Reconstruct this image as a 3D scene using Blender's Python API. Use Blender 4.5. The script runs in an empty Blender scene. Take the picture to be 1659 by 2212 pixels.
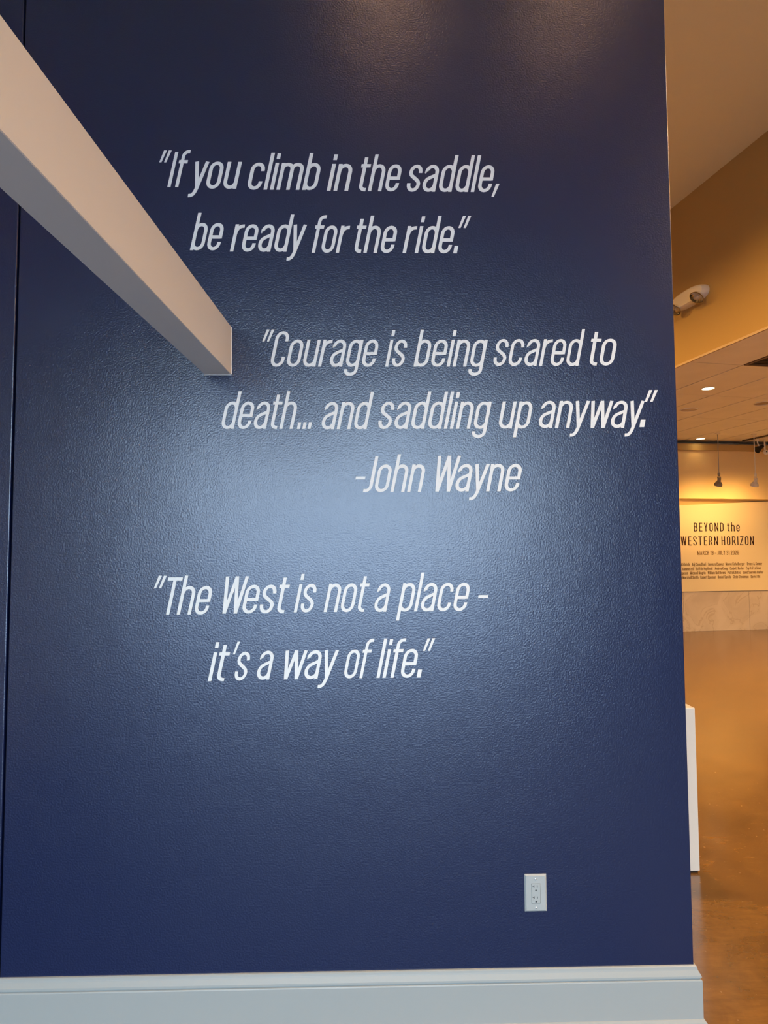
import bpy, bmesh, math, random
from mathutils import Vector, Matrix

random.seed(7)
S = bpy.context.scene
C = S.collection

# ------------------------------------------------------------------ camera
CAM = Vector((0.0, -2.05, 1.495))
ROT = Matrix(((0.99977683, 0.00405489, -0.02073277),
              (-0.02047919, -0.05488377, -0.99828271),
              (-0.00518582, 0.99848452, -0.05478849)))
cd = bpy.data.cameras.new('camera')
cam = bpy.data.objects.new('camera', cd)
C.objects.link(cam)
cam.matrix_world = Matrix.Translation(CAM) @ ROT.to_4x4()
cd.sensor_fit = 'VERTICAL'
cd.sensor_height = 36.0
cd.lens = 36.0 * 1380.0 / 2212.0
cd.clip_start = 0.02
cd.clip_end = 200
S.camera = cam

# ------------------------------------------------------------------ world, exposure
S.view_settings.view_transform = 'Standard'
S.view_settings.look = 'None'
S.view_settings.gamma = 1.0
S.view_settings.use_curve_mapping = False
S.view_settings.exposure = 0.0
world = bpy.data.worlds.new('sky')
S.world = world
world.use_nodes = True
bg = world.node_tree.nodes['Background']
bg.inputs[0].default_value = (0.69, 0.85, 1.0, 1)
bg.inputs[1].default_value = 13.0

WARM = (1.0, 0.55, 0.18)
BEAM_FILL = (1.0, 0.68, 0.40)  # colour of the added lamps that light the beam side
SIGN_W = 40.0
DOWN_W = 340.0
ATRIUM_W = 50.0


def portal(name, loc, w, h):
    ld = bpy.data.lights.new(name, 'AREA')
    ld.shape = 'RECTANGLE'
    ld.size, ld.size_y = w, h
    ld.cycles.is_portal = True
    o = bpy.data.objects.new(name, ld)
    C.objects.link(o)
    o.location = loc
    o.rotation_euler = Vector((0, 1, 0)).to_track_quat('-Z', 'Y').to_euler()
    return o


STORE = (-2.5, 2.1, 0.0, 3.2)       # glazed opening in the wall behind the camera
portal('window_portal', ((STORE[0] + STORE[1]) / 2, -6.24, (STORE[2] + STORE[3]) / 2),
       STORE[1] - STORE[0], STORE[3] - STORE[2])

# ------------------------------------------------------------------ materials
MATS = {}


def mat(name, col, rough=0.5, spec=0.5, metal=0.0, bump=None, vary=None, emit=None, trans=0.0, ior=1.45, coat=0.0):
    """bump = (scale, detail, distance, strength); vary = (scale, amount)"""
    if name in MATS:
        return MATS[name]
    m = bpy.data.materials.new(name)
    m.use_nodes = True
    nt = m.node_tree
    b = nt.nodes['Principled BSDF']
    b.inputs['Base Color'].default_value = (*col, 1)
    b.inputs['Roughness'].default_value = rough
    b.inputs['Specular IOR Level'].default_value = spec
    b.inputs['Metallic'].default_value = metal
    b.inputs['IOR'].default_value = ior
    b.inputs['Transmission Weight'].default_value = trans
    b.inputs['Coat Weight'].default_value = coat
    tc = nt.nodes.new('ShaderNodeTexCoord')
    if vary:
        n = nt.nodes.new('ShaderNodeTexNoise')
        n.inputs['Scale'].default_value = vary[0]
        n.inputs['Detail'].default_value = 4
        nt.links.new(tc.outputs['Object'], n.inputs['Vector'])
        r = nt.nodes.new('ShaderNodeValToRGB')
        a = vary[1]
        r.color_ramp.elements[0].position = 0.3
        r.color_ramp.elements[1].position = 0.7
        r.color_ramp.elements[0].color = (*[c * (1 - a) for c in col], 1)
        r.color_ramp.elements[1].color = (*[min(1, c * (1 + a)) for c in col], 1)
        nt.links.new(n.outputs['Fac'], r.inputs['Fac'])
        nt.links.new(r.outputs['Color'], b.inputs['Base Color'])
    if bump:
        n = nt.nodes.new('ShaderNodeTexNoise')
        n.inputs['Scale'].default_value = bump[0]
        n.inputs['Detail'].default_value = bump[1]
        nt.links.new(tc.outputs['Object'], n.inputs['Vector'])
        bp = nt.nodes.new('ShaderNodeBump')
        bp.inputs['Distance'].default_value = bump[2]
        bp.inputs['Strength'].default_value = bump[3]
        nt.links.new(n.outputs['Fac'], bp.inputs['Height'])
        nt.links.new(bp.outputs['Normal'], b.inputs['Normal'])
    if emit:
        b.inputs['Emission Color'].default_value = (*emit[0], 1)
        b.inputs['Emission Strength'].default_value = emit[1]
    MATS[name] = m
    return m


def navy_paint():
    m = mat('navy_paint', (0.0018, 0.0088, 0.056), rough=0.29, spec=0.82, ior=1.6)
    nt = m.node_tree
    b = nt.nodes['Principled BSDF']
    b.inputs['Specular Tint'].default_value = (0.88, 0.94, 1.0, 1)
    tc = nt.nodes['Texture Coordinate']
    fine = nt.nodes.new('ShaderNodeTexNoise')
    fine.inputs['Scale'].default_value = 185
    fine.inputs['Detail'].default_value = 2.5
    nt.links.new(tc.outputs['Object'], fine.inputs['Vector'])
    wide = nt.nodes.new('ShaderNodeTexNoise')
    wide.inputs['Scale'].default_value = 4.5
    wide.inputs['Detail'].default_value = 2
    nt.links.new(tc.outputs['Object'], wide.inputs['Vector'])
    # roller marks: soft vertical streaks
    mp = nt.nodes.new('ShaderNodeMapping')
    mp.inputs['Scale'].default_value = (9, 9, 0.5)
    nt.links.new(tc.outputs['Object'], mp.inputs['Vector'])
    roll = nt.nodes.new('ShaderNodeTexNoise')
    roll.inputs['Scale'].default_value = 1.0
    nt.links.new(mp.outputs['Vector'], roll.inputs['Vector'])
    bp0 = nt.nodes.new('ShaderNodeBump')
    bp0.inputs['Distance'].default_value = 0.004
    bp0.inputs['Strength'].default_value = 0.35
    nt.links.new(wide.outputs['Fac'], bp0.inputs['Height'])
    bp1 = nt.nodes.new('ShaderNodeBump')
    bp1.inputs['Distance'].default_value = 0.0022
    bp1.inputs['Strength'].default_value = 0.34
    nt.links.new(fine.outputs['Fac'], bp1.inputs['Height'])
    nt.links.new(bp0.outputs['Normal'], bp1.inputs['Normal'])
    bp2 = nt.nodes.new('ShaderNodeBump')
    bp2.inputs['Distance'].default_value = 0.002
    bp2.inputs['Strength'].default_value = 0.25
    nt.links.new(roll.outputs['Fac'], bp2.inputs['Height'])
    nt.links.new(bp1.outputs['Normal'], bp2.inputs['Normal'])
    nt.links.new(bp2.outputs['Normal'], b.inputs['Normal'])
    return m


def stained_concrete():
    m = mat('stained_concrete', (0.3, 0.18, 0.08), rough=0.2, spec=0.8, ior=1.8)
    nt = m.node_tree
    b = nt.nodes['Principled BSDF']
    tc = nt.nodes['Texture Coordinate']
    n1 = nt.nodes.new('ShaderNodeTexNoise')
    n1.inputs['Scale'].default_value = 4.5
    n1.inputs['Detail'].default_value = 9
    n1.inputs['Roughness'].default_value = 0.62
    n1.inputs['Distortion'].default_value = 0.7
    nt.links.new(tc.outputs['Object'], n1.inputs['Vector'])
    r1 = nt.nodes.new('ShaderNodeValToRGB')
    e = r1.color_ramp.elements
    e[0].position, e[0].color = 0.22, (0.085, 0.040, 0.010, 1)
    e[1].position, e[1].color = 0.80, (0.22, 0.110, 0.027, 1)
    nt.links.new(n1.outputs['Fac'], r1.inputs['Fac'])
    # long brushed streaks
    mp = nt.nodes.new('ShaderNodeMapping')
    mp.inputs['Rotation'].default_value = (0, 0, math.radians(-12))
    mp.inputs['Scale'].default_value = (2.0, 9, 1)
    nt.links.new(tc.outputs['Object'], mp.inputs['Vector'])
    n2 = nt.nodes.new('ShaderNodeTexNoise')
    n2.inputs['Scale'].default_value = 4.5
    n2.inputs['Distortion'].default_value = 0.4
    n2.inputs['Detail'].default_value = 8
    n2.inputs['Roughness'].default_value = 0.7
    nt.links.new(mp.outputs['Vector'], n2.inputs['Vector'])
    r2 = nt.nodes.new('ShaderNodeValToRGB')
    e = r2.color_ramp.elements
    e[0].position, e[0].color = 0.35, (0.86, 0.86, 0.86, 1)
    e[1].position, e[1].color = 0.68, (1.12, 1.1, 1.08, 1)
    nt.links.new(n2.outputs['Fac'], r2.inputs['Fac'])
    mx = nt.nodes.new('ShaderNodeMix')
    mx.data_type = 'RGBA'
    mx.blend_type = 'MULTIPLY'
    mx.inputs['Factor'].default_value = 1.0
    nt.links.new(r1.outputs['Color'], mx.inputs['A'])
    nt.links.new(r2.outputs['Color'], mx.inputs['B'])
    # pale flecks
    v = nt.nodes.new('ShaderNodeTexNoise')
    v.inputs['Scale'].default_value = 55
    v.inputs['Detail'].default_value = 3
    nt.links.new(tc.outputs['Object'], v.inputs['Vector'])
    r3 = nt.nodes.new('ShaderNodeValToRGB')
    r3.color_ramp.elements[0].position = 0.70
    r3.color_ramp.elements[1].position = 0.76
    r3.color_ramp.elements[0].color = (0, 0, 0, 1)
    r3.color_ramp.elements[1].color = (0.5, 0.5, 0.5, 1)
    nt.links.new(v.outputs['Fac'], r3.inputs['Fac'])
    mx2 = nt.nodes.new('ShaderNodeMix')
    mx2.data_type = 'RGBA'
    nt.links.new(r3.outputs['Color'], mx2.inputs['Factor'])
    nt.links.new(mx.outputs['Result'], mx2.inputs['A'])
    mx2.inputs['B'].default_value = (0.5, 0.36, 0.2, 1)
    nt.links.new(mx2.outputs['Result'], b.inputs['Base Color'])
    mr = nt.nodes.new('ShaderNodeMapRange')
    mr.inputs['To Min'].default_value = 0.13
    mr.inputs['To Max'].default_value = 0.24
    nt.links.new(n2.outputs['Fac'], mr.inputs['Value'])
    nt.links.new(mr.outputs['Result'], b.inputs['Roughness'])
    bp = nt.nodes.new('ShaderNodeBump')
    bp.inputs['Distance'].default_value = 0.002
    bp.inputs['Strength'].default_value = 0.08
    nt.links.new(n2.outputs['Fac'], bp.inputs['Height'])
    nt.links.new(bp.outputs['Normal'], b.inputs['Normal'])
    return m


def marble():
    m = mat('beige_marble', (0.7, 0.58, 0.42), rough=0.28, spec=0.4)
    nt = m.node_tree
    b = nt.nodes['Principled BSDF']
    tc = nt.nodes['Texture Coordinate']
    n = nt.nodes.new('ShaderNodeTexNoise')
    n.inputs['Scale'].default_value = 2.2
    n.inputs['Detail'].default_value = 8
    n.inputs['Distortion'].default_value = 1.4
    nt.links.new(tc.outputs['Object'], n.inputs['Vector'])
    r = nt.nodes.new('ShaderNodeValToRGB')
    e = r.color_ramp.elements
    e[0].position, e[0].color = 0.30, (0.60, 0.50, 0.38, 1)
    e[1].position, e[1].color = 0.62, (0.70, 0.60, 0.47, 1)
    for p, c in ((0.470, (0.66, 0.56, 0.43, 1)), (0.487, (0.55, 0.44, 0.31, 1)), (0.504, (0.66, 0.56, 0.43, 1))):
        k = r.color_ramp.elements.new(p)
        k.color = c
    nt.links.new(n.outputs['Fac'], r.inputs['Fac'])
    nt.links.new(r.outputs['Color'], b.inputs['Base Color'])
    return m


def thin_glass():
    m = bpy.data.materials.new('window_glass')
    m.use_nodes = True
    nt = m.node_tree
    nt.nodes.clear()
    out = nt.nodes.new('ShaderNodeOutputMaterial')
    tr = nt.nodes.new('ShaderNodeBsdfTransparent')
    gl = nt.nodes.new('ShaderNodeBsdfGlossy')
    gl.inputs['Roughness'].default_value = 0.02
    fr = nt.nodes.new('ShaderNodeFresnel')
    fr.inputs['IOR'].default_value = 1.45
    mx = nt.nodes.new('ShaderNodeMixShader')
    nt.links.new(fr.outputs[0], mx.inputs[0])
    nt.links.new(tr.outputs[0], mx.inputs[1])
    nt.links.new(gl.outputs[0], mx.inputs[2])
    nt.links.new(mx.outputs[0], out.inputs[0])
    MATS['window_glass'] = m
    return m


NAVY = navy_paint()
FLOOR = stained_concrete()
MARBLE = marble()
GLASS = thin_glass()
GROOVE = mat('unpainted_gap', (0.01, 0.012, 0.02), rough=0.9, spec=0.1)
CREAM = mat('cream_wall_paint', (0.80, 0.66, 0.42), rough=0.7, spec=0.25, bump=(60, 3, 0.002, 0.1), vary=(0.8, 0.03))
UPPERP = mat('warm_wall_paint', (0.86, 0.64, 0.30), rough=0.95, spec=0.05, bump=(60, 3, 0.002, 0.08))
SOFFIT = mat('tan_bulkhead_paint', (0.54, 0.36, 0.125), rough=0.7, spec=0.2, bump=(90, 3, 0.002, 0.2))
CEILP = mat('ceiling_paint', (0.86, 0.78, 0.52), rough=0.8, spec=0.2, bump=(90, 3, 0.002, 0.15))
TILE = mat('acoustic_tile', (0.88, 0.83, 0.74), rough=0.9, spec=0.15, bump=(140, 4, 0.003, 0.35), vary=(3, 0.03))
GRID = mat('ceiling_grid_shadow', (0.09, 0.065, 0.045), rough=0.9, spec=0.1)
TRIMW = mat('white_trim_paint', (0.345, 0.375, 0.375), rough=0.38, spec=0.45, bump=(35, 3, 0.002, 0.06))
BEAMP = mat('cream_beam_paint', (0.90, 0.88, 0.85), rough=0.6, spec=0.3, bump=(45, 3, 0.002, 0.06))
CAULK = mat('white_caulk', (0.85, 0.83, 0.80), rough=0.6, spec=0.3)
VINYL = mat('white_vinyl', (0.90, 0.91, 0.88), rough=0.5, spec=0.4)
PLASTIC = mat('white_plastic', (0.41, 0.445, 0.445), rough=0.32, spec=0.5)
SLOT = mat('dark_slot', (0.05, 0.055, 0.06), rough=0.8, spec=0.2)
STEEL = mat('screw_steel', (0.75, 0.76, 0.76), rough=0.35, metal=0.9)
PEDW = mat('white_pedestal_paint', (0.58, 0.58, 0.555), rough=0.5, spec=0.35, bump=(50, 3, 0.002, 0.05))
PANELW = mat('sign_board_paint', (0.90, 0.75, 0.44), rough=0.6, spec=0.25)
INK = mat('dark_maroon_vinyl', (0.035, 0.012, 0.008), rough=0.5, spec=0.3)
INK2 = mat('brown_vinyl', (0.22, 0.12, 0.03), rough=0.5, spec=0.3)
LAMPWHITE = mat('lamp_housing_white', (0.80, 0.74, 0.62), rough=0.4, spec=0.4)
CLEAR = mat('clear_lamp_lens', (0.95, 0.95, 0.95), rough=0.05, spec=0.5, trans=0.9)
CHROME = mat('lamp_reflector', (0.85, 0.82, 0.78), rough=0.15, metal=1.0)
BULB = mat('warm_lamp_glow', (1, 0.9, 0.7), rough=0.5, emit=((1.0, 0.82, 0.50), 9.0))
BLACK = mat('black_metal', (0.015, 0.012, 0.01), rough=0.5, spec=0.4)
BRONZE = mat('bronze_track', (0.10, 0.065, 0.035), rough=0.5, spec=0.4)
GREYM = mat('grey_lamp_metal', (0.30, 0.27, 0.22), rough=0.4, metal=0.4)
VENTM = mat('brown_vent_metal', (0.22, 0.14, 0.08), rough=0.6, spec=0.3)
FRAMEM = mat('dark_window_frame', (0.06, 0.06, 0.065), rough=0.4, spec=0.5)
PAVE = mat('grey_pavement', (0.19, 0.24, 0.34), rough=0.9, vary=(1.5, 0.1))


# ------------------------------------------------------------------ mesh helpers
def new_bm():
    return bmesh.new()


def add_box(bm, x0, x1, y0, y1, z0, z1, bevel=0.0, seg=1):
    vs = [bm.verts.new(p) for p in ((x0, y0, z0), (x1, y0, z0), (x1, y1, z0), (x0, y1, z0),
                                    (x0, y0, z1), (x1, y0, z1), (x1, y1, z1), (x0, y1, z1))]
    fs = [bm.faces.new([vs[i] for i in q]) for q in ((0, 3, 2, 1), (4, 5, 6, 7), (0, 1, 5, 4), (1, 2, 6, 5), (2, 3, 7, 6), (3, 0, 4, 7))]
    if bevel:
        es = list({e for f in fs for e in f.edges})
        bmesh.ops.bevel(bm, geom=es, offset=bevel, segments=seg, affect='EDGES', profile=0.5)
    return vs


def add_prism(bm, poly, z0, z1, axis='z'):
    """extrude a 2-D polygon (counter-clockwise) between z0 and z1"""
    lo = [bm.verts.new((p[0], p[1], z0)) for p in poly]
    hi = [bm.verts.new((p[0], p[1], z1)) for p in poly]
    n = len(poly)
    bm.faces.new(lo[::-1])
    bm.faces.new(hi)
    for i in range(n):
        j = (i + 1) % n
        bm.faces.new((lo[i], lo[j], hi[j], hi[i]))


def add_lathe(bm, prof, seg=20, mtx=None):
    """profile [(radius, z)] turned round z"""
    rings = []
    for r, z in prof:
        if r < 1e-6:
            rings.append([bm.verts.new((0, 0, z))])
        else:
            rings.append([bm.verts.new((r * math.cos(2 * math.pi * k / seg), r * math.sin(2 * math.pi * k / seg), z)) for k in range(seg)])
    made = [v for r in rings for v in r]
    for a, b in zip(rings, rings[1:]):
        for k in range(seg):
            l = (k + 1) % seg
            if len(a) == 1 and len(b) == 1:
                continue
            if len(a) == 1:
                bm.faces.new((a[0], b[k], b[l]))
            elif len(b) == 1:
                bm.faces.new((a[k], b[0], a[l]))
            else:
                bm.faces.new((a[k], b[k], b[l], a[l]))
    if mtx is not None:
        bmesh.ops.transform(bm, matrix=mtx, verts=made)


def add_tube(bm, pts, r, seg=8):
    pts = [Vector(p) for p in pts]
    rings = []
    for i, p in enumerate(pts):
        d = (pts[min(i + 1, len(pts) - 1)] - pts[max(i - 1, 0)]).normalized()
        q = d.to_track_quat('Z', 'Y').to_matrix()
        rings.append([bm.verts.new(p + q @ Vector((r * math.cos(2 * math.pi * k / seg), r * math.sin(2 * math.pi * k / seg), 0))) for k in range(seg)])
    for a, b in zip(rings, rings[1:]):
        for k in range(seg):
            l = (k + 1) % seg
            bm.faces.new((a[k], b[k], b[l], a[l]))
    bm.faces.new(rings[0][::-1])
    bm.faces.new(rings[-1])


def obj(name, bm, m, parent=None, smooth=False, loc=None, rotz=None):
    me = bpy.data.meshes.new(name)
    bmesh.ops.recalc_face_normals(bm, faces=bm.faces)
    bm.to_mesh(me)
    bm.free()
    me.materials.append(m)
    if smooth:
        for p in me.polygons:
            p.use_smooth = True
        me.set_sharp_from_angle(angle=math.radians(38))
    o = bpy.data.objects.new(name, me)
    C.objects.link(o)
    if parent:
        o.parent = parent
    if loc is not None:
        o.location = loc
    if rotz is not None:
        o.rotation_euler = (0, 0, rotz)
    return o


def thing(name, label, cat, loc=(0, 0, 0), rotz=0.0, group=None):
    o = bpy.data.objects.new(name, None)
    o.empty_display_size = 0.1
    C.objects.link(o)
    o.location = loc
    o.rotation_euler = (0, 0, rotz)
    return tag(o, label, cat, group)


def tag(o, label, cat, group=None, kind=None):
    o['label'] = label
    o['category'] = cat
    if group:
        o['group'] = group
    if kind:
        o['kind'] = kind
    return o


def struct(o, label, cat):
    return tag(o, label, cat, kind='structure')


def box_between(name, p, q, z0, z1, thick, m, parent=None):
    """a wall slab whose visible face runs p -> q; its thickness goes to the left of that direction"""
    p, q = Vector(p), Vector(q)
    d = (q - p).normalized()
    n = Vector((-d.y, d.x))
    bm = new_bm()
    add_prism(bm, [p, q, q + n * thick, p + n * thick], z0, z1)
    return obj(name, bm, m, parent)


# ------------------------------------------------------------------ setting: shell
WALL_R = 1.003                      # right-hand end of the navy partition
BACK_Y = -6.2
LEFT_X = -3.0
ATRIUM_Z = 5.0
HALL_Z = 3.32
FAR0 = Vector((5.429, 9.039))       # a point at the foot of the far wall
FA = math.radians(7.5)
FDIR = Vector((math.cos(FA), math.sin(FA)))
FNRM = Vector((-math.sin(FA), math.cos(FA)))
B0 = Vector((3.142, 4.374))         # a point under the bulkhead
BA = math.atan2(0.181, 0.983)
UDIR = Vector((0.983, 0.181)).normalized()      # to the right, into the low hall
VDIR = Vector((-0.181, 0.983)).normalized()     # along the bulkhead, away from the viewer


def far(s, off=0.0):
    return FAR0 + FDIR * s + FNRM * off


def hall(u, v):
    return B0 + UDIR * u + VDIR * v


def meet(p, d, q, e):
    """where p + t d crosses q + s e"""
    den = d.x * e.y - d.y * e.x
    t = ((q.x - p.x) * e.y - (q.y - p.y) * e.x) / den
    return p + d * t


bulk_far = meet(B0, VDIR, far(0, 0.0502), FDIR)
bulk_back = meet(B0, VDIR, Vector((0, BACK_Y)), Vector((1, 0)))
right_far = meet(hall(6.5, 0), VDIR, far(0, 0.0502), FDIR)
right_back = meet(hall(6.5, 0), VDIR, Vector((0, BACK_Y)), Vector((1, 0)))
left_far = meet(Vector((LEFT_X, 0)), Vector((0, 1)), far(0, 0.0502), FDIR)
left_back = Vector((LEFT_X, BACK_Y))

bm = new_bm()
add_prism(bm, [left_back + Vector((-.3, -.3)), right_back + Vector((.6, -.3)), right_far + Vector((.4, .5)), left_far + Vector((-.3, .5))], -0.12, 0.0)
struct(obj('floor', bm, FLOOR), 'polished brown stained concrete floor of the gallery', 'floor')

bm = new_bm()
add_box(bm, LEFT_X, right_back.x, BACK_Y, -0.12, 0.0005, 0.006)
struct(obj('floor_bounce', bm, mat('unseen_bounce_grey', (0.105, 0.125, 0.165), rough=0.6, spec=0.3, vary=(2, 0.06))), 'unseen grey lobby floor added for its bounce onto beam and navy wall', 'floor')  # unseen slab added to neutralise bounce on the beam and reflections in the wall

bm = new_bm()
add_prism(bm, [left_back, bulk_back, bulk_far, left_far], ATRIUM_Z, ATRIUM_Z + 0.15)
struct(obj('ceiling', bm, CEILP), 'high cream ceiling above the orange bulkhead', 'ceiling')

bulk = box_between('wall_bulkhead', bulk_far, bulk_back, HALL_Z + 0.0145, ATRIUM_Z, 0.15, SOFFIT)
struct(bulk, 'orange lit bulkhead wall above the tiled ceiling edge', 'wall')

struct(box_between('wall_left', left_back, left_far, 0, ATRIUM_Z + .15, 0.2, CREAM), 'cream side wall left of the navy partition', 'wall')
struct(box_between('wall_right', right_far, right_back, 0, HALL_Z + .3, 0.2, CREAM), 'cream side wall at the right of the gallery', 'wall')

# wall behind the viewer with its glazed opening
bk = new_bm()
for x0, x1, z0, z1 in ((LEFT_X, STORE[0], 0, ATRIUM_Z), (STORE[1], right_back.x + .2, 0, ATRIUM_Z), (STORE[0], STORE[1], STORE[3], ATRIUM_Z)):
    add_box(bk, x0, x1, BACK_Y - 0.2, BACK_Y, z0, z1)
struct(obj('wall_back', bk, mat('charcoal_wall_paint', (0.09, 0.085, 0.085), rough=0.7)), 'charcoal entrance wall around the glazing', 'wall')
win = bpy.data.objects.new('window_1', None)
C.objects.link(win)
win.location = ((STORE[0] + STORE[1]) / 2, BACK_Y - 0.1, 0)
struct(win, 'wide glazed shopfront letting daylight in opposite the navy wall', 'window')
wx0, wx1 = STORE[0] - win.location.x, STORE[1] - win.location.x
cols = 4
cw = (wx1 - wx0) / cols
for k in range(cols + 1):
    bm = new_bm()
    x = wx0 + k * cw
    x = min(max(x, wx0 + .025), wx1 - .025)
    add_box(bm, x - 0.025, x + 0.025, -0.05, 0.05, 0, STORE[3], 0.003)
    obj('mullion', bm, FRAMEM, win)
for k in range(cols):
    for z in (0.03, 2.13, STORE[3] - 0.03):
        bm = new_bm()
        add_box(bm, wx0 + k * cw + .026, wx0 + (k + 1) * cw - .026, -0.045, 0.045, z - 0.03, z + 0.03, 0.003)
        obj('transom', bm, FRAMEM, win)
    for z0, z1 in ((0.06, 2.10), (2.16, STORE[3] - 0.06)):
        bm = new_bm()
        add_box(bm, wx0 + k * cw + .026, wx0 + (k + 1) * cw - .026, -0.004, 0.004, z0, z1)
        obj('glass_pane', bm, GLASS, win)
bm = new_bm()
add_prism(bm, [(-60, -90), (60, -90), (60, BACK_Y - .55), (-60, BACK_Y - .55)], -0.2, -0.03)
struct(obj('pavement', bm, PAVE), 'grey pavement outside the glazed entrance', 'pavement')

# ------------------------------------------------------------------ navy partition
bm = new_bm()
add_box(bm, LEFT_X, WALL_R, 0.016, 0.30, 0, ATRIUM_Z)
wf = struct(obj('wall_front', bm, GROOVE), 'tall navy blue painted partition wall carrying white quotations', 'wall')
bm = new_bm()
add_box(bm, -1.1385, WALL_R, 0.0, 0.0155, 0.0, ATRIUM_Z, 0.0025, 2)
obj('wall_panel', bm, NAVY, wf)
bm = new_bm()
add_box(bm, LEFT_X, -1.1448, -0.001, 0.0155, 0.0, ATRIUM_Z, 0.004, 3)
obj('wall_panel', bm, NAVY, wf)
bm = new_bm()
add_box(bm, WALL_R - 0.012, WALL_R + 0.0005, 0.014, 0.302, 0.0, ATRIUM_Z)
obj('end_panel', bm, mat('cream_end_paint', (0.72, 0.66, 0.56), rough=0.6), wf)

# baseboard: moulded profile (distance from wall, height) swept along the wall and round its end
PROF = [(0.0, 0.0), (0.030, 0.0), (0.030, 0.010), (0.0285, 0.020), (0.0245, 0.029), (0.0195, 0.035), (0.0175, 0.036),
        (0.0175, 0.148), (0.0165, 0.151), (0.0125, 0.153), (0.0125, 0.156), (0.0165, 0.158), (0.0160, 0.163), (0.012, 0.170),
        (0.0085, 0.176), (0.0075, 0.180), (0.0065, 0.1855), (0.004, 0.188), (0.0, 0.1885)]


def sweep(name, path, prof, m):
    bm = new_bm()
    rows = []
    for i, p in enumerate(path):
        p = Vector(p)
        ns = []
        if i > 0:
            d = (p - Vector(path[i - 1])).normalized()
            ns.append(Vector((d.y, -d.x)))
        if i < len(path) - 1:
            d = (Vector(path[i + 1]) - p).normalized()
            ns.append(Vector((d.y, -d.x)))
        n = sum(ns, Vector((0, 0))).normalized()
        k = 1.0 / max(0.3, n.dot(ns[0]))
        rows.append([bm.verts.new((p.x + n.x * a * k, p.y + n.y * a * k, z)) for a, z in prof])
    for a, b in zip(rows, rows[1:]):
        for j in range(len(prof) - 1):
            bm.faces.new((a[j], b[j], b[j + 1], a[j + 1]))
    bm.faces.new(rows[0])
    bm.faces.new(rows[-1][::-1])
    return obj(name, bm, m)


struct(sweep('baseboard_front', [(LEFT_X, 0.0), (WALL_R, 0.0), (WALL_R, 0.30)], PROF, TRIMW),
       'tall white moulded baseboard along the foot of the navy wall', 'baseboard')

# ------------------------------------------------------------------ cream beam that runs out of the navy wall
bx_r, bx_l, bz0, bz1 = -0.4495, -0.535, 2.0545, 2.211
slope = 0.036                        # sideways drift per metre
beam = thing('beam', 'long cream painted beam running out from the navy wall overhead', 'beam', (bx_r, -0.001, bz0))
L = -BACK_Y - 0.06
bm = new_bm()
w = bx_r - bx_l
vs = add_box(bm, -w, 0, -L, 0, 0, bz1 - bz0, 0.0015, 1)
for v in bm.verts:
    v.co.x += slope * v.co.y
obj('beam_body', bm, BEAMP, beam)
bm = new_bm()
add_tube(bm, [(0.0005, -0.0008, 0.002), (0.0005, -0.0008, bz1 - bz0)], 0.0018, 6)
obj('caulk_line', bm, CAULK, beam)
bm = new_bm()
add_tube(bm, [(-w, -0.0008, -0.0006), (0.0005, -0.0008, -0.0006)], 0.0018, 6)
obj('caulk_line', bm, CAULK, beam)


# ------------------------------------------------------------------ stroke lettering
def arc(cx, cy, rx, ry, a0, a1, n=10):
    return [(cx + rx * math.cos(math.radians(a0 + (a1 - a0) * i / n)), cy + ry * math.sin(math.radians(a0 + (a1 - a0) * i / n))) for i in range(n + 1)]


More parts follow.
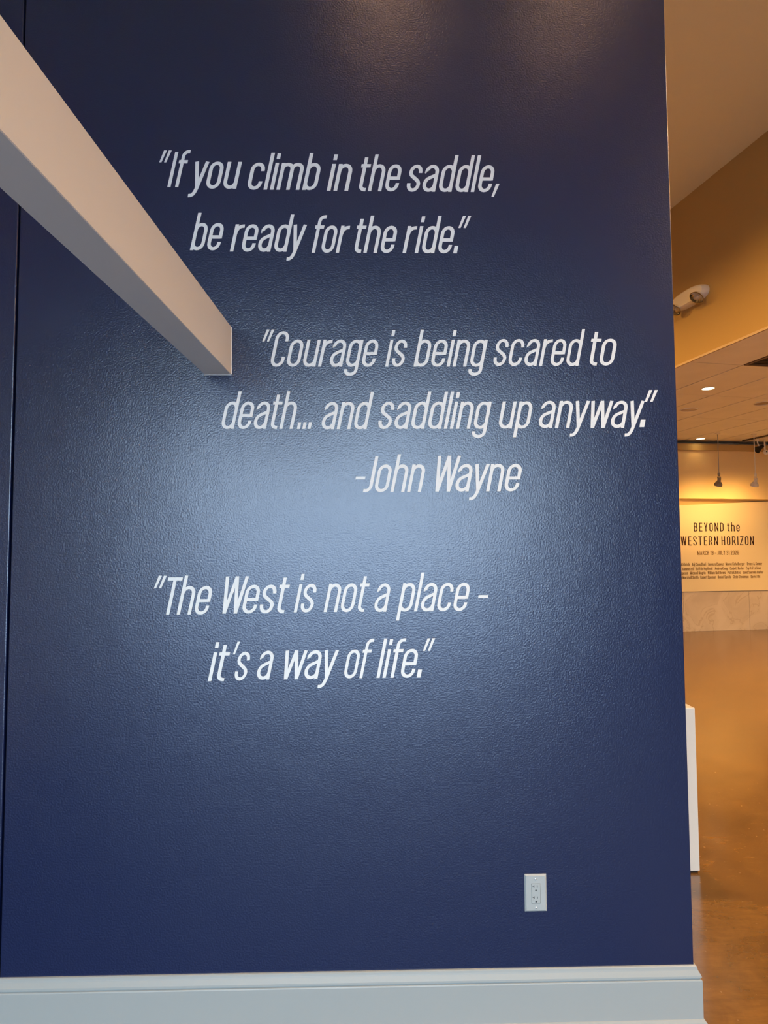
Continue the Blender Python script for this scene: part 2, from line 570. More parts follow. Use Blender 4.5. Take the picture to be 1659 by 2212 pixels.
def glyphs(s):
    """condensed grotesque drawn as strokes; s = stroke weight; x-height 58.5, cap height 76.5.
       each glyph: (advance width, [stroke polylines], [filled polygons])"""
    h = s / 2
    Lx, Rx = h, 28 - h
    cx, r = 14, 14 - h
    X, A, K = 58.5, 80.5, 76.5
    ry = 12.5
    ty, by = X - h * .92 - ry, h * .92 + ry          # centres of the upper and lower bowls
    over = arc(cx, ty, r, ry, 180, 0)                # left to right over the top
    under = arc(cx, by, r, ry, 0, -180)              # right to left along the bottom
    under_l = arc(cx, by, r, ry, 180, 360)
    over_r = arc(cx, ty, r, ry, 0, 180)
    kt, kb = K - h * .92 - ry, by
    kover = arc(cx, kt, r, ry, 180, 0)
    kover_r = arc(cx, kt, r, ry, 0, 180)
    G = {}
    bowl = over + under + [(Lx, ty)]
    G['a'] = (28, [[(Lx + .4, 42.5)] + over + [(Rx, 0)],
                   [(Rx, 36.2), (Rx - 4, 34.8), (12, 30.4), (7.6, 27.6), (4.8, 23.6), (Lx, 18)] + under_l[0:] + [(Rx, by + 3)]], [])
    G['b'] = (28, [[(Lx, 0), (Lx, A)], over + under], [])
    G['c'] = (28, [[(Rx, 40.5)] + over_r + under_l + [(Rx, 18)]], [])
    G['d'] = (28, [[(Rx, 0), (Rx, A)], over_r + under_l], [])
    G['e'] = (28, [[(Rx, 18)] + under + over + [(Rx, 28.5 - h * .9)], [(Rx, 28.5), (Lx, 28.5)]], [])
    G['f'] = (21, [[(8, 0), (8, 67.5)] + arc(18, 67.5, 10, 10, 180, 90)[0:] + [(21, 77.5)], [(0.5, 55.3), (20, 55.3)]], [])
    G['g'] = (28, [over_r + under_l, [(Rx, X), (Rx, -7)] + arc(cx, -7, r, 9.6, 0, -180) + [(Lx, -5.5)]], [])
    G['h'] = (28, [[(Lx, 0), (Lx, A)], over + [(Rx, 0)]], [])
    G['i'] = (s, [[(h, 0), (h, X)], [(h, 67), (h, 79.5)]], [])
    G['j'] = (s, [[(h, X), (h, -10)] + arc(h - 7, -10, 7, 6.5, 0, -90)[1:] + [(h - 9, -16.5)], [(h, 67), (h, 79.5)]], [])
    G['k'] = (27, [[(h, 0), (h, A)], [(25, X), (h, 26)], [(10, 33), (25.5, 0)]], [])
    G['l'] = (s, [[(h, 0), (h, A)]], [])
    r2 = 9.6
    c1, c2 = h + r2, h + 3 * r2
    G['m'] = (4 * r2 + s, [[(h, 0), (h, X)], arc(c1, ty + 2.5, r2, 10, 180, 0) + [(c1 + r2, 0)], arc(c2, ty + 2.5, r2, 10, 180, 0) + [(c2 + r2, 0)]], [])
    G['n'] = (28, [[(Lx, 0), (Lx, X)], over + [(Rx, 0)]], [])
    G['o'] = (28, [bowl], [])
    G['p'] = (28, [[(Lx, -18.8), (Lx, X)], over + under], [])
    G['q'] = (28, [[(Rx, -18.8), (Rx, X)], over_r + under_l], [])
    G['r'] = (19.5, [[(h, 0), (h, X)], [(h, 37), (h + 1.0, 44), (h + 3.4, 49.6), (h + 7.6, 53.4), (h + 12, 54.6), (19.5, 54.8)]], [])
    G['s'] = (26.5, [[(26.5 - h, 40.8)] + arc(13.25, ty, 13.25 - h, ry, 0, 180) + [(h, 41), (h + 1.2, 37.2), (h + 4, 33.8), (22.4 - h, 24.6), (25 - h, 21.4), (26.5 - h, 17.4)]
                    + arc(13.25, by, 13.25 - h, ry, 0, -180) + [(h, 18.2)]], [])
    G['t'] = (20.5, [[(8, 73.5), (8, 12)] + arc(17, 12, 9, 12 - h * .92, 180, 270)[1:] + [(19.5, h * .92)], [(0.5, 55.3), (20, 55.3)]], [])
    G['u'] = (28, [[(Lx, X)] + under_l, [(Rx, 0), (Rx, X)]], [])
    G['v'] = (28, [[(h, X), (14, 1)], [(28 - h, X), (14, 1)]], [])
    G['w'] = (43, [[(h, X), (11.2, 0)], [(21.5, X), (11.2, 0)], [(21.5, X), (31.8, 0)], [(43 - h, X), (31.8, 0)]], [])
    G['x'] = (27, [[(h, X), (27 - h, 0)], [(27 - h, X), (h, 0)]], [])
    G['y'] = (28, [[(h, X), (14.2, 3)], [(28 - h, X), (13.6, -1), (11.6, -8), (9.2, -12.6), (5.6, -15.2), (0.5, -15.6)]], [])
    G['z'] = (25, [[(1, X - h), (24, X - h), (1.5, h), (24.5, h)]], [])
    # capitals
    G['A'] = (32, [[(h, 0), (16, K - 1)], [(32 - h, 0), (16, K - 1)], [(7, 21), (25, 21)]], [])
    G['B'] = (29, [[(h, 0), (h, K)], [(h, K - h), (16, K - h)] + arc(16, K - h - 16.5, 12 - h, 16.5, 90, -90)[1:] + [(h, K - h - 33)],
                   [(h, K - h - 33), (16, K - h - 33)] + arc(16, h + 18.2, 13 - h, 18.2, 90, -90)[1:] + [(h, h)]], [])
    G['C'] = (28, [[(Rx, 55)] + kover_r + under_l + [(Rx, 21)]], [])
    G['D'] = (29, [[(h, 0), (h, K)], [(h, K - h), (13, K - h)] + arc(13, K - h - 15, 16 - h, 15, 90, 0)[1:] + arc(13, h + 15, 16 - h, 15, 0, -90) + [(h, h)]], [])
    G['E'] = (25, [[(h, 0), (h, K)], [(h, K - h), (25, K - h)], [(h, K * .51), (23, K * .51)], [(h, h), (25, h)]], [])
    G['G'] = (28, [[(Rx, 55)] + kover_r + under_l + [(Rx, 37), (15, 37)]], [])
    G['H'] = (29, [[(h, 0), (h, K)], [(29 - h, 0), (29 - h, K)], [(h, K * .51), (29 - h, K * .51)]], [])
    G['I'] = (s, [[(h, 0), (h, K)]], [])
    G['J'] = (18, [[(18 - h, K), (18 - h, 14)] + arc(18 - h - 9, 14, 9, 14 - h * .92, 0, -90)[1:] + [(1, h * .92)]], [])
    G['K'] = (29, [[(h, 0), (h, K)], [(27, K), (h, 34)], [(10, 43), (27.5, 0)]], [])
    G['L'] = (24, [[(h, K), (h, h), (24, h)]], [])
    G['M'] = (38, [[(h, 0), (h, K)], [(38 - h, 0), (38 - h, K)], [(h, K - 1), (19, 6), (38 - h, K - 1)]], [])
    G['N'] = (30, [[(h, 0), (h, K)], [(30 - h, 0), (30 - h, K)], [(h, K - 1), (30 - h, 1)]], [])
    G['O'] = (28, [kover + under + [(Lx, kt)]], [])
    G['P'] = (28, [[(h, 0), (h, K)], [(h, K - h), (15, K - h)] + arc(15, K - h - 19, 13 - h, 19, 90, -90)[1:] + [(h, K - h - 38)]], [])
    G['R'] = (29, [[(h, 0), (h, K)], [(h, K - h), (15, K - h)] + arc(15, K - h - 18, 13 - h, 18, 90, -90)[1:] + [(h, K - h - 36)], [(14, K - h - 36), (27.5, 0)]], [])
    G['S'] = (27.5, [[(27.5 - h, 55)] + arc(13.75, kt, 13.75 - h, ry, 0, 180) + [(h, 57), (h + 1.4, 51), (h + 5, 45.5), (23 - h, 32), (26 - h, 26.5), (27.5 - h, 20)]
                      + arc(13.75, by, 13.75 - h, ry, 0, -180) + [(h, 21)]], [])
    G['T'] = (29, [[(0, K - h * .9), (29, K - h * .9)], [(14.5, 0), (14.5, K)]], [])
    G['U'] = (28, [[(Lx, K)] + under_l + [(Rx, K)]], [])
    G['W'] = (45, [[(h, K), (11.6, 0)], [(22.5, K), (11.6, 0)], [(22.5, K), (33.4, 0)], [(45 - h, K), (33.4, 0)]], [])
    G['Y'] = (29, [[(h, K), (14.5, 32)], [(29 - h, K), (14.5, 32)], [(14.5, 0), (14.5, 33)]], [])
    G['Z'] = (26, [[(1, K - h), (25, K - h), (1.5, h), (25.5, h)]], [])
    # figures
    G['0'] = G['O']
    G['1'] = (14, [[(14 - h, 0), (14 - h, K)], [(14 - h, K - 2), (1, K - 12)]], [])
    G['2'] = (26, [[(h, 55)] + arc(13, kt, 13 - h, ry, 180, 0) + [(26 - h, 50), (h + .5, h), (26, h)]], [])
    G['3'] = (26, [[(h, 58)] + arc(13, kt, 13 - h, ry, 180, 0) + [(26 - h, 52), (22 - h, 43), (11, 40), (22 - h, 37), (26 - h, 28)] + arc(13, by, 13 - h, ry, 0, -180) + [(h, 19)]], [])
    G['6'] = (28, [[(Rx, 57)] + kover_r + under_l + arc(cx, 32, r, ry, 0, 180)], [])
    G['9'] = (28, [[(Lx, 20)] + under_l + kover_r + arc(cx, 46, r, ry, 180, 360)], [])
    # punctuation
    q = lambda x: [(x, 54.5), (x + 5.2, 54.5), (x + 12.2, 80.5), (x + 5.2, 80.5)]
    G['“'] = (26, [], [q(0), q(11.8)])
    G['”'] = (26, [], [q(0), q(11.8)])
    G['’'] = (12, [], [q(0)])
    G['.'] = (7.8, [], [[(0, 0), (7.8, 0), (7.8, 16), (0, 16)]])
    G['…'] = (34, [], [[(k, 0), (k + 7.6, 0), (k + 7.6, 14.5), (k, 14.5)] for k in (0, 13.2, 26.4)])
    G[','] = (12, [], [[(0, -10.5), (5, -10.5), (11.5, 18), (4.5, 18)]])
    G['-'] = (21, [], [[(0, 27.5), (21, 27.5), (21, 33.5), (0, 33.5)]])
    return G


def offset_line(pl, h):
    """left and right borders of a stroke, mitred at the bends"""
    pts = [Vector(pl[0])]
    for p in pl[1:]:
        if (Vector(p) - pts[-1]).length > 1e-4:
            pts.append(Vector(p))
    closed = len(pts) > 3 and (pts[0] - pts[-1]).length < 1e-4
    if closed:
        pts.pop()
    n = len(pts)
    le, ri = [], []
    for i in range(n):
        ds = []
        if i > 0 or closed:
            ds.append((pts[i] - pts[i - 1]).normalized())
        if i < n - 1 or closed:
            ds.append((pts[(i + 1) % n] - pts[i]).normalized())
        nn = sum((Vector((-d.y, d.x)) for d in ds), Vector((0, 0)))
        nn.normalize()
        k = h / max(0.35, nn.dot(Vector((-ds[0].y, ds[0].x))))
        le.append(pts[i] + nn * k)
        ri.append(pts[i] - nn * k)
    return le, ri, closed


def glyph_mesh(bm, g, s, fx, thick):
    """fx maps a glyph point to (x, z); letters lie on the plane y = 0 and stand out to y = -thick"""
    def vert(p, y):
        x, z = fx(p)
        return bm.verts.new((x, y, z))

    base_thick = thick
    for i_s, pl in enumerate(g[1]):
        thick = base_thick * (1 + 0.12 * i_s)      # overlapping strokes never share a plane
        le, ri, closed = offset_line(pl, s / 2)
        n = len(le)
        lf = [vert(p, -thick) for p in le]
        rf = [vert(p, -thick) for p in ri]
        lb = [vert(p, 0) for p in le]
        rb = [vert(p, 0) for p in ri]
        rng = range(n) if closed else range(n - 1)
        for i in rng:
            j = (i + 1) % n
            bm.faces.new((lf[i], rf[i], rf[j], lf[j]))
            bm.faces.new((lf[i], lf[j], lb[j], lb[i]))
            bm.faces.new((rf[j], rf[i], rb[i], rb[j]))
            bm.faces.new((lb[i], lb[j], rb[j], rb[i]))
        if not closed:
            bm.faces.new((lf[0], lb[0], rb[0], rf[0]))
            bm.faces.new((rf[-1], rb[-1], lb[-1], lf[-1]))
    for pg in g[2]:
        f = [vert(p, -thick) for p in pg]
        b = [vert(p, 0) for p in pg]
        bm.faces.new(f)
        bm.faces.new(b[::-1])
        for i in range(len(pg)):
            j = (i + 1) % len(pg)
            bm.faces.new((f[i], b[i], b[j], f[j]))


SPACE = {'gap': 6.6}
KERN = {('r', 'a'): -3, ('r', 'e'): -3, ('w', 'a'): -3.5, ('a', 'y'): -2.5, ('y', 'w'): -3, ('n', 'y'): -2.5, ('d', 'y'): -2.5, ('W', 'a'): -6, ('W', 'e'): -6,
        ('T', 'h'): -2, ('y', 'o'): -3, ('f', 'e'): -3.5, ('f', 'o'): -3.5, ('a', 'w'): -3, ('t', 'h'): -1.5, ('t', 'o'): -3, ('a', 't'): -2, ('s', 't'): -2, ('o', 't'): -2,
        ('e', ','): -2, ('i', 't'): -1.5, ('i', 'f'): -1, ('o', 'f'): -2, ('a', 'y'): -2.5, ('y', 'n'): -3, ('I', 'f'): 0, ('J', 'o'): -1, ('o', 'r'): 0}


def layout(text, G, gap):
    x, out, prev = 0.0, [], None
    for ch in text:
        if ch == ' ':
            x += 15 + gap
            prev = None
            continue
        if prev is not None:
            x += gap + KERN.get((prev, ch), 0)
        out.append((ch, x))
        x += G[ch][0]
        prev = ch
    return out, x


def extent(items, G, sx, sh, h):
    lo, hi = 1e9, -1e9
    for ch, x0 in items:
        for pl in G[ch][1]:
            le, ri, _ = offset_line(pl, h)
            for p in le + ri:
                q = (x0 + p.x) * sx + sh * p.y
                lo, hi = min(lo, q), max(hi, q)
        for pg in G[ch][2]:
            for p in pg:
                q = (x0 + p[0]) * sx + sh * p[1]
                lo, hi = min(lo, q), max(hi, q)
    return lo, hi


SHEAR = 0.205


def quote(root, words, asc, weight):
    """italic vinyl words; each word given by its left edge, right edge and baseline on the wall (metres)"""
    G = glyphs(weight)
    k = asc / 80.5
    for text, xl, xr, z in words:
        items, _ = layout(text, G, 5.6)
        want = (xr - xl) / k
        a, b = 0.5, 1.8
        for _ in range(40):
            sx = (a + b) / 2
            lo, hi = extent(items, G, sx, SHEAR, weight / 2)
            if hi - lo < want:
                a = sx
            else:
                b = sx
        lo, hi = extent(items, G, sx, SHEAR, weight / 2)
        for ch, x0 in items:
            bm = new_bm()
            # keep the stem weight constant when a word is set a little wider or tighter
            glyph_mesh(bm, G[ch], weight, lambda p, x0=x0: (((x0 + p[0]) * sx + SHEAR * p[1] - lo) * k + xl - root.location.x, p[1] * k + z - root.location.z), 0.0009)
            nm = 'letter' if ch.isalpha() else 'punctuation_mark'
            obj(nm, bm, VINYL, root)


Q1 = [("“", -0.6907, -0.6504, 2.6773), ("If", -0.6634, -0.5879, 2.6784), ("you", -0.5961, -0.4197, 2.6743), ("climb", -0.4003, -0.1612, 2.6718), ("in", -0.1409, -0.0564, 2.6696),
      ("the", -0.0342, 0.1067, 2.6691), ("saddle,", 0.1234, 0.4316, 2.6685), ("be", -0.5871, -0.4780, 2.4667), ("ready", -0.4574, -0.2055, 2.4627), ("for", -0.1904, -0.0638, 2.4601),
      ("the", -0.0496, 0.0906, 2.4602), ("ride.", 0.1078, 0.2923, 2.4601), ("”", 0.2928, 0.3362, 2.4607)]
Q2 = [("“", -0.3503, -0.3106, 2.0811), ("Courage", -0.3221, 0.0272, 2.0811), ("is", 0.0485, 0.1212, 2.0814), ("being", 0.1410, 0.3855, 2.0816), ("scared", 0.4028, 0.7067, 2.0841),
      ("to", 0.7195, 0.8098, 2.0857), ("death", -0.4790, -0.2370, 1.8774), ("…", -0.2372, -0.1886, 1.8770), ("and", -0.1573, 0.0122, 1.8760), ("saddling", 0.0257, 0.3953, 1.8768),
      ("up", 0.4175, 0.5279, 1.8776), ("anyway", 0.5479, 0.8974, 1.8793), (".", 0.8778, 0.8986, 1.8816), ("”", 0.8970, 0.9424, 1.8819),
      ("-", -0.0490, -0.0163, 1.6713), ("John", -0.0252, 0.1758, 1.6719), ("Wayne", 0.2082, 0.4895, 1.6728)]
Q3 = [("“", -0.6882, -0.6478, 1.2849), ("The", -0.6489, -0.5047, 1.2849), ("West", -0.4714, -0.2582, 1.2873), ("is", -0.2460, -0.1738, 1.2893), ("not", -0.1513, -0.0042, 1.2897),
      ("a", 0.0104, 0.0616, 1.2892), ("place", 0.0786, 0.3158, 1.2898), ("-", 0.3421, 0.3755, 1.2887), ("it", -0.5154, -0.4460, 1.0760), ("’", -0.4372, -0.4145, 1.0758),
      ("s", -0.4311, -0.3832, 1.0772), ("a", -0.3610, -0.3089, 1.0796), ("way", -0.2764, -0.1026, 1.0798), ("of", -0.0862, 0.0102, 1.0809), ("life.", 0.0156, 0.1606, 1.0814), ("”", 0.1640, 0.2037, 1.0811)]
for words, lab, asc, wt, base in (
        (Q1, 'white italic wall quotation beginning If you climb, topmost of three', 0.1256, 7.1, (-0.1, -0.0002, 2.44)),
        (Q2, 'white italic wall quotation about courage, below the beam end', 0.1222, 6.5, (0.2, -0.0002, 1.64)),
        (Q3, 'white italic wall quotation beginning The West, lowest of three', 0.1230, 6.4, (-0.2, -0.0002, 1.05))):
    quote(thing('wall_quotation', lab, 'lettering', base, group='vinyl quotations on the navy wall'), words, asc, wt)

# ------------------------------------------------------------------ wall outlet
ox, oz = 0.510, 0.4145
out = thing('wall_outlet', 'white duplex power outlet low on the navy wall', 'outlet', (ox, -0.0002, oz))
bm = new_bm()
pw, ph, hw, hh = 0.0345, 0.0565, 0.0142, 0.0298     # plate and opening half sizes
outer = [(-pw, -ph), (pw, -ph), (pw, ph), (-pw, ph)]
inner = [(-hw, -hh), (hw, -hh), (hw, hh), (-hw, hh)]
b = 0.0045
rings = [[bm.verts.new((x, y, z)) for x, z in pts] for pts, y in (
    (outer, 0.0), (outer, -0.0015), ([(x * (1 - b / pw), z * (1 - b / ph)) for x, z in outer], -0.0060), (inner, -0.0064), (inner, -0.0020))]
for r0, r1 in zip(rings, rings[1:]):
    for i in range(4):
        j = (i + 1) % 4
        bm.faces.new((r0[i], r0[j], r1[j], r1[i]))
bm.faces.new(rings[0][::-1])
obj('cover_plate', bm, PLASTIC, out)
bm = new_bm()
add_box(bm, -hw + 0.0006, hw - 0.0006, -0.0072, -0.002, -hh + 0.0006, hh - 0.0006, 0.0007, 1)
rec = obj('receptacle', bm, PLASTIC, out)
for zc in (0.0185, -0.0155):
    bm = new_bm()
    add_box(bm, 0.0034, 0.0052, -0.0075, -0.0069, zc + 0.0004, zc + 0.0066)
    obj('blade_slot', bm, SLOT, rec)
    bm = new_bm()
    add_prism(bm, [(-0.0068, zc), (-0.0050, zc), (-0.0050, zc + .0070), (-0.0068, zc + .0070), (-0.0068, zc + .0044), (-0.0108, zc + .0044), (-0.0108, zc + .0028), (-0.0068, zc + .0028)], 0.0069, 0.0075)
    bmesh.ops.transform(bm, matrix=Matrix.Rotation(math.radians(90), 4, 'X'), verts=bm.verts)
    obj('blade_slot', bm, SLOT, rec)
    bm = new_bm()
    pts = [(-0.0024, zc - .0108), (0.0024, zc - .0108), (0.0024, zc - .0086)] + [(0.0024 * math.cos(t), zc - .0086 + 0.0024 * math.sin(t)) for t in (math.pi * .25, math.pi * .5, math.pi * .75)] + [(-0.0024, zc - .0086)]
    add_prism(bm, pts, 0.0069, 0.0075)
    bmesh.ops.transform(bm, matrix=Matrix.Rotation(math.radians(90), 4, 'X'), verts=bm.verts)
    obj('ground_hole', bm, SLOT, rec)
for zc in (0.0432, -0.0432):
    bm = new_bm()
    add_lathe(bm, [(0.0, 0.0058), (0.0028, 0.0058), (0.0028, 0.0069), (0.0020, 0.0074), (0.0, 0.0075)], 14, Matrix.Translation((0, 0, zc)) @ Matrix.Rotation(math.radians(90), 4, 'X'))
    obj('screw', bm, STEEL, out, True)

# ------------------------------------------------------------------ white pedestal behind the end of the partition
PX1, PY = 1.497, 0.923
ped = thing('display_pedestal', 'white display pedestal standing behind the right end of the navy wall', 'pedestal', (PX1 - 0.25, PY + 0.22, 0))
bm = new_bm()
add_box(bm, -0.25, 0.25, -0.22, 0.22, 0.010, 0.744, 0.003, 2)
obj('pedestal_body', bm, PEDW, ped)
bm = new_bm()
add_box(bm, -0.243, 0.243, -0.213, 0.213, 0.0, 0.0105)
obj('recessed_base', bm, BLACK, ped)
bm = new_bm()
add_box(bm, -0.218, 0.218, -0.188, 0.188, 0.7435, 0.764, 0.002, 2)
obj('raised_top', bm, PEDW, ped)

# ------------------------------------------------------------------ far wall: marble dado, sign board, sloping soffit, upper wall, header
fs0 = (left_far - FAR0).dot(FDIR)
fs1 = (right_far - FAR0).dot(FDIR)
fw = box_between('wall_far', far(fs0, 0.05), far(fs1, 0.05), 0, ATRIUM_Z + 0.1, 0.25, CREAM)
struct(fw, 'far gallery wall behind the exhibition sign', 'wall')


def far_frame(name, s, z, off=0.0):
    p = far(s, off)
    return Matrix.Translation((p.x, p.y, z)) @ Matrix.Rotation(FA, 4, 'Z')


dado = bpy.data.objects.new('trim_1', None)
C.objects.link(dado)
dado.matrix_world = far_frame('', 0, 0)
struct(dado, 'veined beige marble dado along the foot of the far wall', 'dado')
edges = [1.28 + 1.27 * k for k in range(-5, 3)]
for i, (a, b_) in enumerate(zip(edges, edges[1:])):
    bm = new_bm()
    add_box(bm, a + 0.002, b_ - 0.002, 0.0, 0.049, 0.0, 0.684, 0.002, 1)
    o = obj('marble_panel', bm, MARBLE, dado)

sign = thing('exhibition_sign', 'tall yellow lit sign panel reading BEYOND the WESTERN HORIZON', 'sign')
sign.matrix_world = far_frame('', 0, 0)
SL, SR = -1.6, 1.95


def soff_z(s):
    return 2.1975 + (2.281 - 2.1975) * (s + 0.03) / 1.757


bm = new_bm()
vsl = [(SL, 0.692), (SR, 0.692), (SR, soff_z(SR)), (SL, soff_z(SL))]
f0 = [bm.verts.new((x, -0.012, z)) for x, z in vsl]
f1 = [bm.verts.new((x, 0.049, z)) for x, z in vsl]
bm.faces.new(f0)
bm.faces.new(f1[::-1])
for i in range(4):
    j = (i + 1) % 4
    bm.faces.new((f0[i], f1[i], f1[j], f0[j]))
obj('sign_board', bm, PANELW, sign)


def sign_text(text, s0, s1, z, cap, weight, gap, m, per_letter, namehint):
    G = glyphs(weight)
    items, wtot = layout(text, G, gap)
    k = cap / 76.5
    lo, hi = extent(items, G, 1.0, 0.0, weight / 2)
    sx = (s1 - s0) / ((hi - lo) * k)
    joined = None if per_letter else new_bm()
    for ch, x0 in items:
        bm = new_bm() if per_letter else joined
        glyph_mesh(bm, G[ch], weight, lambda p, x0=x0: (((x0 + p[0]) - lo) * k * sx + s0, p[1] * k + z), 0.0025)
        if per_letter:
            bmesh.ops.translate(bm, vec=(0, -0.0121, 0), verts=bm.verts)
            obj('letter', bm, m, sign)
    if not per_letter:
        bmesh.ops.translate(bm, vec=(0, -0.0121, 0), verts=joined.verts)
        obj(namehint, joined, m, sign)


sign_text('BEYOND the', 0.245, 1.136, 1.741, 0.152, 7.0, 15.0, INK, True, '')
sign_text('WESTERN HORIZON', -0.011, 1.404, 1.496, 0.157, 7.0, 15.0, INK, True, '')
sign_text('MARCH 19 - JULY 31 2026', 0.297, 1.101, 1.326, 0.077, 8.0, 9.0, INK2, False, 'date_line')
NAMES = [
    [('g Aldrich', -0.060, 0.145), ('Raj Chaudhuri', 0.186, 0.456), ('Lorenzo Chavez', 0.498, 0.797), ('Maeve Eichelberger', 0.836, 1.209), ('Bruce A. Gomez', 1.255, 1.552)],
    [('Kammerzell', -0.002, 0.219), ('Buffalo Kaplinski', 0.261, 0.579), ('Andrea Kemp', 0.625, 0.872), ('Corbett Kesler', 0.917, 1.188), ('Crystal Latimer', 1.232, 1.526)],
    [('ogesen', -0.026, 0.105), ('Michael Magrin', 0.149, 0.441), ('William Matthews', 0.486, 0.827), ('Patrick Oates', 0.869, 1.120), ('David Sherwin Parker', 1.163, 1.572)],
    [('g Marshall Smith', -0.035, 0.301), ('Robert Spooner', 0.342, 0.636), ('Daniel Sprick', 0.678, 0.928), ('Clyde Steadman', 0.970, 1.274), ('David Uhl', 1.320, 1.503)]]
for row, z in zip(NAMES, (1.140, 1.062, 0.989, 0.914)):
    for text, s0, s1 in row:
        sign_text(text, s0, s1, z, 0.050, 8.0, 8.0, INK2, False, 'printed_name')

# upper wall that overhangs the sign on a sloping soffit
UP = -0.22
uw = bpy.data.objects.new('wall_upper', None)
bm = new_bm()
sA, sB = max(fs0, -3.2) + 0.3, SR + 0.0
pr = []
for s in (sA, sB):
    zb = soff_z(s)
    pr.append([bm.verts.new(p) for p in ((s, UP, 2.303), (s, 0.049, zb + 0.001), (s, 0.049, 3.14), (s, UP, 3.14))])
a, b_ = pr
for i in range(4):
    j = (i + 1) % 4
    bm.faces.new((a[i], a[j], b_[j], b_[i]))
bm.faces.new(a[::-1])
bm.faces.new(b_)
uw = obj('wall_upper', bm, UPPERP)
uw.matrix_world = far_frame('', 0, 0)
struct(uw, 'yellow lit upper wall overhanging the sign panel', 'wall')
# header band under the tiled ceiling
bm = new_bm()
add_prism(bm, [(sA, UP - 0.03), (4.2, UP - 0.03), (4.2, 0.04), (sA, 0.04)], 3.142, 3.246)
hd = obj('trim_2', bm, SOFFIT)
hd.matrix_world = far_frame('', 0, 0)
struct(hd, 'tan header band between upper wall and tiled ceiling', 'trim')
bm = new_bm()
add_prism(bm, [(sA, UP - 0.036), (4.2, UP - 0.036), (4.2, 0.04), (sA, 0.04)], 3.247, 3.256)
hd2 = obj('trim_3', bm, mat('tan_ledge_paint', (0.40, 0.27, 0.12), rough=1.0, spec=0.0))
hd2.matrix_world = far_frame('', 0, 0)
struct(hd2, 'thin pale ledge on top of the tan header band', 'trim')

# ------------------------------------------------------------------ hall ceiling with its tiles
bm = new_bm()
add_prism(bm, [bulk_back + UDIR * .152, right_back, right_far, bulk_far + UDIR * .152], HALL_Z + 0.0145, HALL_Z + 0.12)
hc = struct(obj('ceiling_hall', bm, GRID), 'low tiled ceiling over the far gallery', 'ceiling')


def clip(poly, p, n):
    """keep the part of the polygon with (x - p).n <= 0"""
    res = []
    for i in range(len(poly)):
        a, b = poly[i], poly[(i + 1) % len(poly)]
        da, db = (a - p).dot(n), (b - p).dot(n)
        if da <= 0:
            res.append(a)
        if da * db < 0:
            res.append(a + (b - a) * (da / (da - db)))
    return res


TU, TV, V0 = 0.61, 1.22, -0.22
VENT = (1, -0.22 - 0.61)
tile_gap = 0.009
for cu in range(0, 10):
    for rv in range(-6, 5):
        u0, u1 = cu * TU, (cu + 1) * TU
        if cu == 0:
            u0 = 0.006
        v0, v1 = V0 + rv * TV, V0 + (rv + 1) * TV
        if cu == VENT[0] and rv == -1:
            v1 = V0 - 0.61
        poly = [hall(u0 + tile_gap, v0 + tile_gap * .6), hall(u1 - tile_gap, v0 + tile_gap * .6), hall(u1 - tile_gap, v1 - tile_gap * .6), hall(u0 + tile_gap, v1 - tile_gap * .6)]
        poly = clip(poly, far(0, 0.045), FNRM)
        if len(poly) < 3:
            continue
        bm = new_bm()
        add_prism(bm, poly, HALL_Z, HALL_Z + 0.0135)
        obj('ceiling_tile', bm, TILE, hc)
# edge trim where the tiles meet the bulkhead
bm = new_bm()
add_prism(bm, [hall(-0.012, -10.4), hall(-0.0005, -10.4), hall(-0.0005, 4.2), hall(-0.012, 4.2)], HALL_Z - 0.003, HALL_Z + 0.018)
struct(obj('trim_4', bm, mat('tan_edge_strip', (0.66, 0.50, 0.28), rough=0.7)), 'pale edge strip along the foot of the orange bulkhead', 'trim')

# return-air grille
vp = hall(1.5 * TU, V0 - 0.305)
vent = thing('ceiling_vent', 'brown slatted square vent in the tiled ceiling', 'vent', (vp.x, vp.y, HALL_Z), BA)
bm = new_bm()
for x0, x1, y0, y1 in ((-.298, .298, -.298, -.272), (-.298, .298, .272, .298), (-.298, -.272, -.272, .272), (.272, .298, -.272, .272)):
    add_box(bm, x0, x1, y0, y1, -0.006, 0.010)
obj('vent_frame', bm, VENTM, vent)
for k in range(12):
    bm = new_bm()
    y = -0.25 + k * 0.0455
    vs = add_box(bm, -.271, .271, y - 0.014, y + 0.014, 0.001, 0.004)
    bmesh.ops.rotate(bm, cent=(0, y, 0.0025), matrix=Matrix.Rotation(math.radians(18), 3, 'X'), verts=vs)
    obj('slat', bm, VENTM, vent)


def light_under(name, parent, loc, watts, kind='SPOT', aim=(0, 0, -1), cone=120, blend=0.6, size=0.06, col=None):
    ld = bpy.data.lights.new(name, kind)
    ld.energy = watts
    ld.color = col or WARM
    if kind == 'SPOT':
        ld.spot_size = math.radians(cone)
        ld.spot_blend = blend
        ld.shadow_soft_size = size
    o = bpy.data.objects.new(name, ld)
    C.objects.link(o)
    o.location = loc
    o.rotation_euler = Vector(aim).to_track_quat('-Z', 'Y').to_euler()
    o.parent = parent
    return o


def downlight(p, z, label, watts, r=0.066, cone=110, col=None):
    t = thing('recessed_downlight', label, 'ceiling light', (p[0], p[1], z), 0, 'recessed ceiling downlights')
    bm = new_bm()
    add_lathe(bm, [(r, 0.0), (r + 0.018, 0.0), (r + 0.018, -0.003), (r + 0.010, -0.006), (r, -0.006), (r, 0.0)], 28)
    obj('trim_ring', bm, LAMPWHITE, t, True)
    bm = new_bm()
    add_lathe(bm, [(0, -0.0045), (r * .6, -0.004), (r - 0.0005, -0.002), (r - 0.0005, -0.0002), (0, -0.0002)], 28)
    obj('lamp_lens', bm, BULB, t, True)
    light_under('downlight_lamp', t, (0, 0, -0.03), watts, cone=cone, col=col)
    return t


